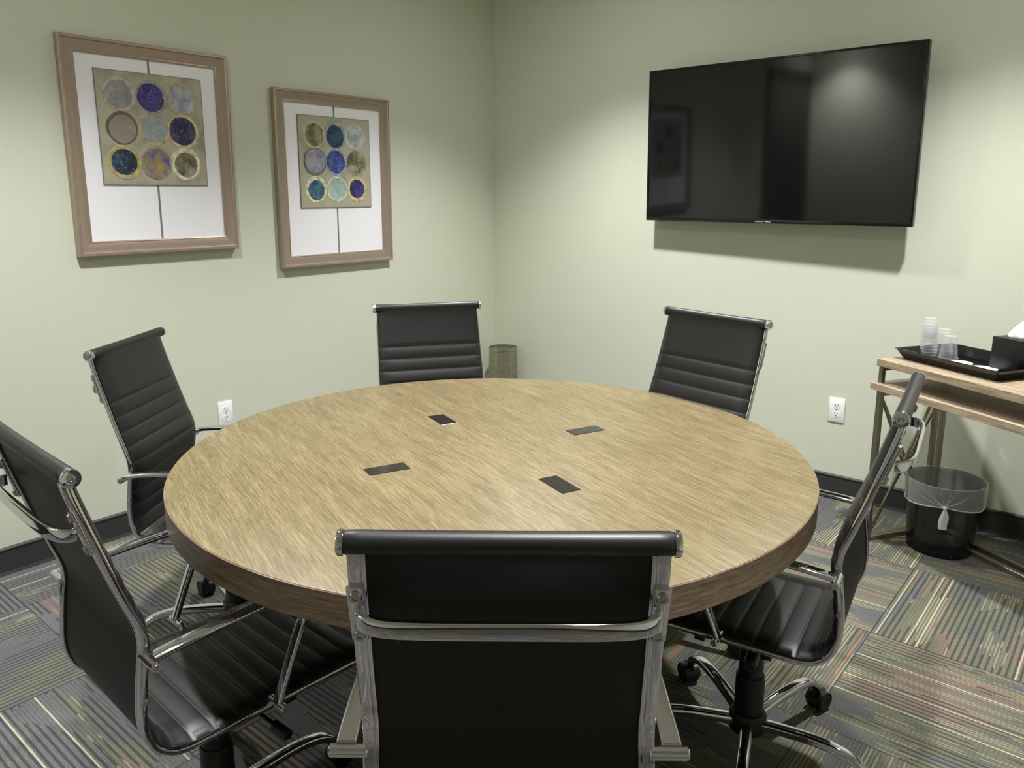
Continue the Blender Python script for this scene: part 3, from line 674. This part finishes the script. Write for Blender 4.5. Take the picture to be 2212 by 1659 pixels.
# liner: inside bag and outside skirt
bm = bmesh.new(); b = bmesh.new(); n = 72; rings = []
rnd = random.Random(5)
ph = [rnd.uniform(0, 6.28) for _ in range(6)]
KA = math.atan2(-3.77138 - BY, 3.25285 - BX) + R(3)     # direction of the knot
def wr(a, amp): return amp * (math.sin(9 * a + ph[0]) + 0.6 * math.sin(17 * a + ph[1]) + 0.4 * math.sin(31 * a + ph[2]))
def angd(a): return abs((a - KA + math.pi) % (2 * math.pi) - math.pi)
spec = [(0.020, 0.03, 0.002), (0.075, 0.035, 0.004), (0.105, 0.075, 0.003), (0.114, 0.14, 0.002), (0.126, 0.22, 0.0015), (0.1375, 0.29, 0.0008), (0.1410, 0.3025, 0.0003), (0.1480, 0.3030, 0.0004), (0.1500, 0.295, 0.0004), (0.1475, 0.262, 0.0010), (0.1455, 0.236, 0.0012), (0.1450, 0.216, 0.0016), (0.1445, 0.206, 0.0016)]
for k, (rad, z, amp) in enumerate(spec):
    ring = []
    for i in range(n):
        a = 2 * math.pi * i / n; g = math.exp(-(angd(a) / 0.45) ** 2); rr_ = rad + wr(a, amp)
        zz = z
        if k >= 9: zz = z + g * (0.232 - z) * 0.9; rr_ = rad + abs(wr(a, amp)) + 0.001
        ring.append(b.verts.new((rr_ * math.cos(a), rr_ * math.sin(a), zz)))
    rings.append(ring)
for L0, L1 in zip(rings, rings[1:]):
    for i in range(n): b.faces.new((L0[i], L0[(i + 1) % n], L1[(i + 1) % n], L1[i]))
b.faces.new(rings[0]); join(bm, b)
liner = obj('bin_liner', bm, liner_m, t, angle=80)
# creases radiating to the knot + hem + tail
bm = bmesh.new(); kz = 0.226
def onbin(a, z, off=0.003): r_ = 0.122 + (z / 0.30) * 0.0235 + off; return Vector((r_ * math.cos(a), r_ * math.sin(a), z))
kp = onbin(KA, kz, 0.008)
for da, z1 in ((-0.95, .270), (-0.62, .292), (-0.41, .284), (-0.16, .295), (0.11, .288), (0.22, .296), (0.52, .280), (0.70, .292)):
    pts = [onbin(KA + da * (1 - s), z1 + (kz - z1) * s ** 0.8, 0.0035 + 0.004 * s) for s in [i / 10 for i in range(11)]]
    sweep(bm, pts, circ(0.0007, 8), scale=lambda k: (0.4 + 1.2 * k, 0.4 + 1.2 * k))
for sgn in (-1, 1):
    pts = [onbin(KA + sgn * 2.2 * s, kz - 0.020 * min(1, s * 2.2), 0.006 - 0.002 * s) for s in [i / 24 for i in range(25)]]
    sweep(bm, pts, circ(0.0022, 8))
lathe(bm, [(0, -0.007), (0.006, -0.005), (0.0085, 0), (0.006, 0.005), (0, 0.007)], Matrix.Translation(kp), 14)
side = Vector((-math.sin(KA), math.cos(KA), 0)); b = bmesh.new(); rows = []
for s in [i / 14 for i in range(15)]:
    z = kz - 0.004 - 0.088 * s; wdt = 0.004 + 0.0125 * math.sin(min(1, s * 1.5) * math.pi * 0.62) ** 1.2; c = onbin(KA, z, 0.010)
    dirr = Vector((math.cos(KA), math.sin(KA), 0)); m_ = 12
    rows.append([b.verts.new(c + side * (wdt * math.cos(2 * math.pi * j / m_) + 0.002 * math.sin(6 * s)) + dirr * (0.0045 * math.sin(2 * math.pi * j / m_) * (1 + 0.4 * math.sin(5 * j))) + Vector((0, 0, 0.002 * math.sin(j * 3) * (s == 1)))) for j in range(m_)])
for L0, L1 in zip(rows, rows[1:]):
    for j in range(12): b.faces.new((L0[j], L0[(j + 1) % 12], L1[(j + 1) % 12], L1[j]))
b.faces.new(rows[0]); b.faces.new(rows[-1]); join(bm, b)
obj('liner_knot', bm, knot_m, liner, angle=70)

# ---------------------------------------------------------------- perforated metal canister in the corner
t = empty('perforated_bin', (0.171, -0.117, 0)); tag(t, 'tapered perforated metal bin standing in the room corner behind the table', 'bin')
def perf_mat():
    m = NT('perforated_metal'); v = m.coords(kind='UV')
    sp = m.t.nodes.new('ShaderNodeSeparateXYZ'); m.l(v, sp.inputs[0])
    fx = m.math('SUBTRACT', m.math('FRACT', sp.outputs[0]), 0.5); fy = m.math('SUBTRACT', m.math('FRACT', sp.outputs[1]), 0.5)
    d = m.math('SQRT', m.math('ADD', m.math('MULTIPLY', fx, fx), m.math('MULTIPLY', fy, fy)))
    hole = m.math('LESS_THAN', d, 0.27)
    m.b.inputs['Base Color'].default_value = srgb((150, 147, 126)); m.b.inputs['Metallic'].default_value = 0.5; m.b.inputs['Roughness'].default_value = 0.35
    tr = m.t.nodes.new('ShaderNodeBsdfTransparent'); mx = m.t.nodes.new('ShaderNodeMixShader')
    m.l(hole, mx.inputs[0]); m.l(m.b.outputs[0], mx.inputs[1]); m.l(tr.outputs[0], mx.inputs[2]); m.l(mx.outputs[0], m.out.inputs[0])
    return m.m
perf_m = perf_mat(); canm = pbr('satin_steel', (165, 161, 145), 0.35, 0.8)
bm = bmesh.new(); uv = bm.loops.layers.uv.new('UVMap'); n = 64; H = 0.46
for i in range(n):
    a0, a1 = 2 * math.pi * i / n, 2 * math.pi * (i + 1) / n
    r0, r1 = 0.096, 0.087
    vs = [bm.verts.new((r0 * math.cos(a0), r0 * math.sin(a0), 0.02)), bm.verts.new((r0 * math.cos(a1), r0 * math.sin(a1), 0.02)), bm.verts.new((r1 * math.cos(a1), r1 * math.sin(a1), 0.485)), bm.verts.new((r1 * math.cos(a0), r1 * math.sin(a0), 0.485))]
    f = bm.faces.new(vs); nu = 56
    for lp, (u_, v_) in zip(f.loops, ((i / n, 0), ((i + 1) / n, 0), ((i + 1) / n, 1), (i / n, 1))): lp[uv].uv = (u_ * nu, v_ * 44)
obj('perforated_wall', bm, perf_m, t)
bm = bmesh.new(); lathe(bm, [(0.0845, 0.483), (0.0885, 0.483), (0.0895, 0.492), (0.0885, 0.500), (0.0855, 0.500), (0.0845, 0.492), (0.0845, 0.483)], n=48, close=False); obj('rim', bm, canm, t)
bm = bmesh.new(); lathe(bm, [(0, 0), (0.098, 0), (0.098, 0.022), (0.094, 0.022), (0.094, 0.006), (0, 0.006)], n=48); obj('base', bm, canm, t)
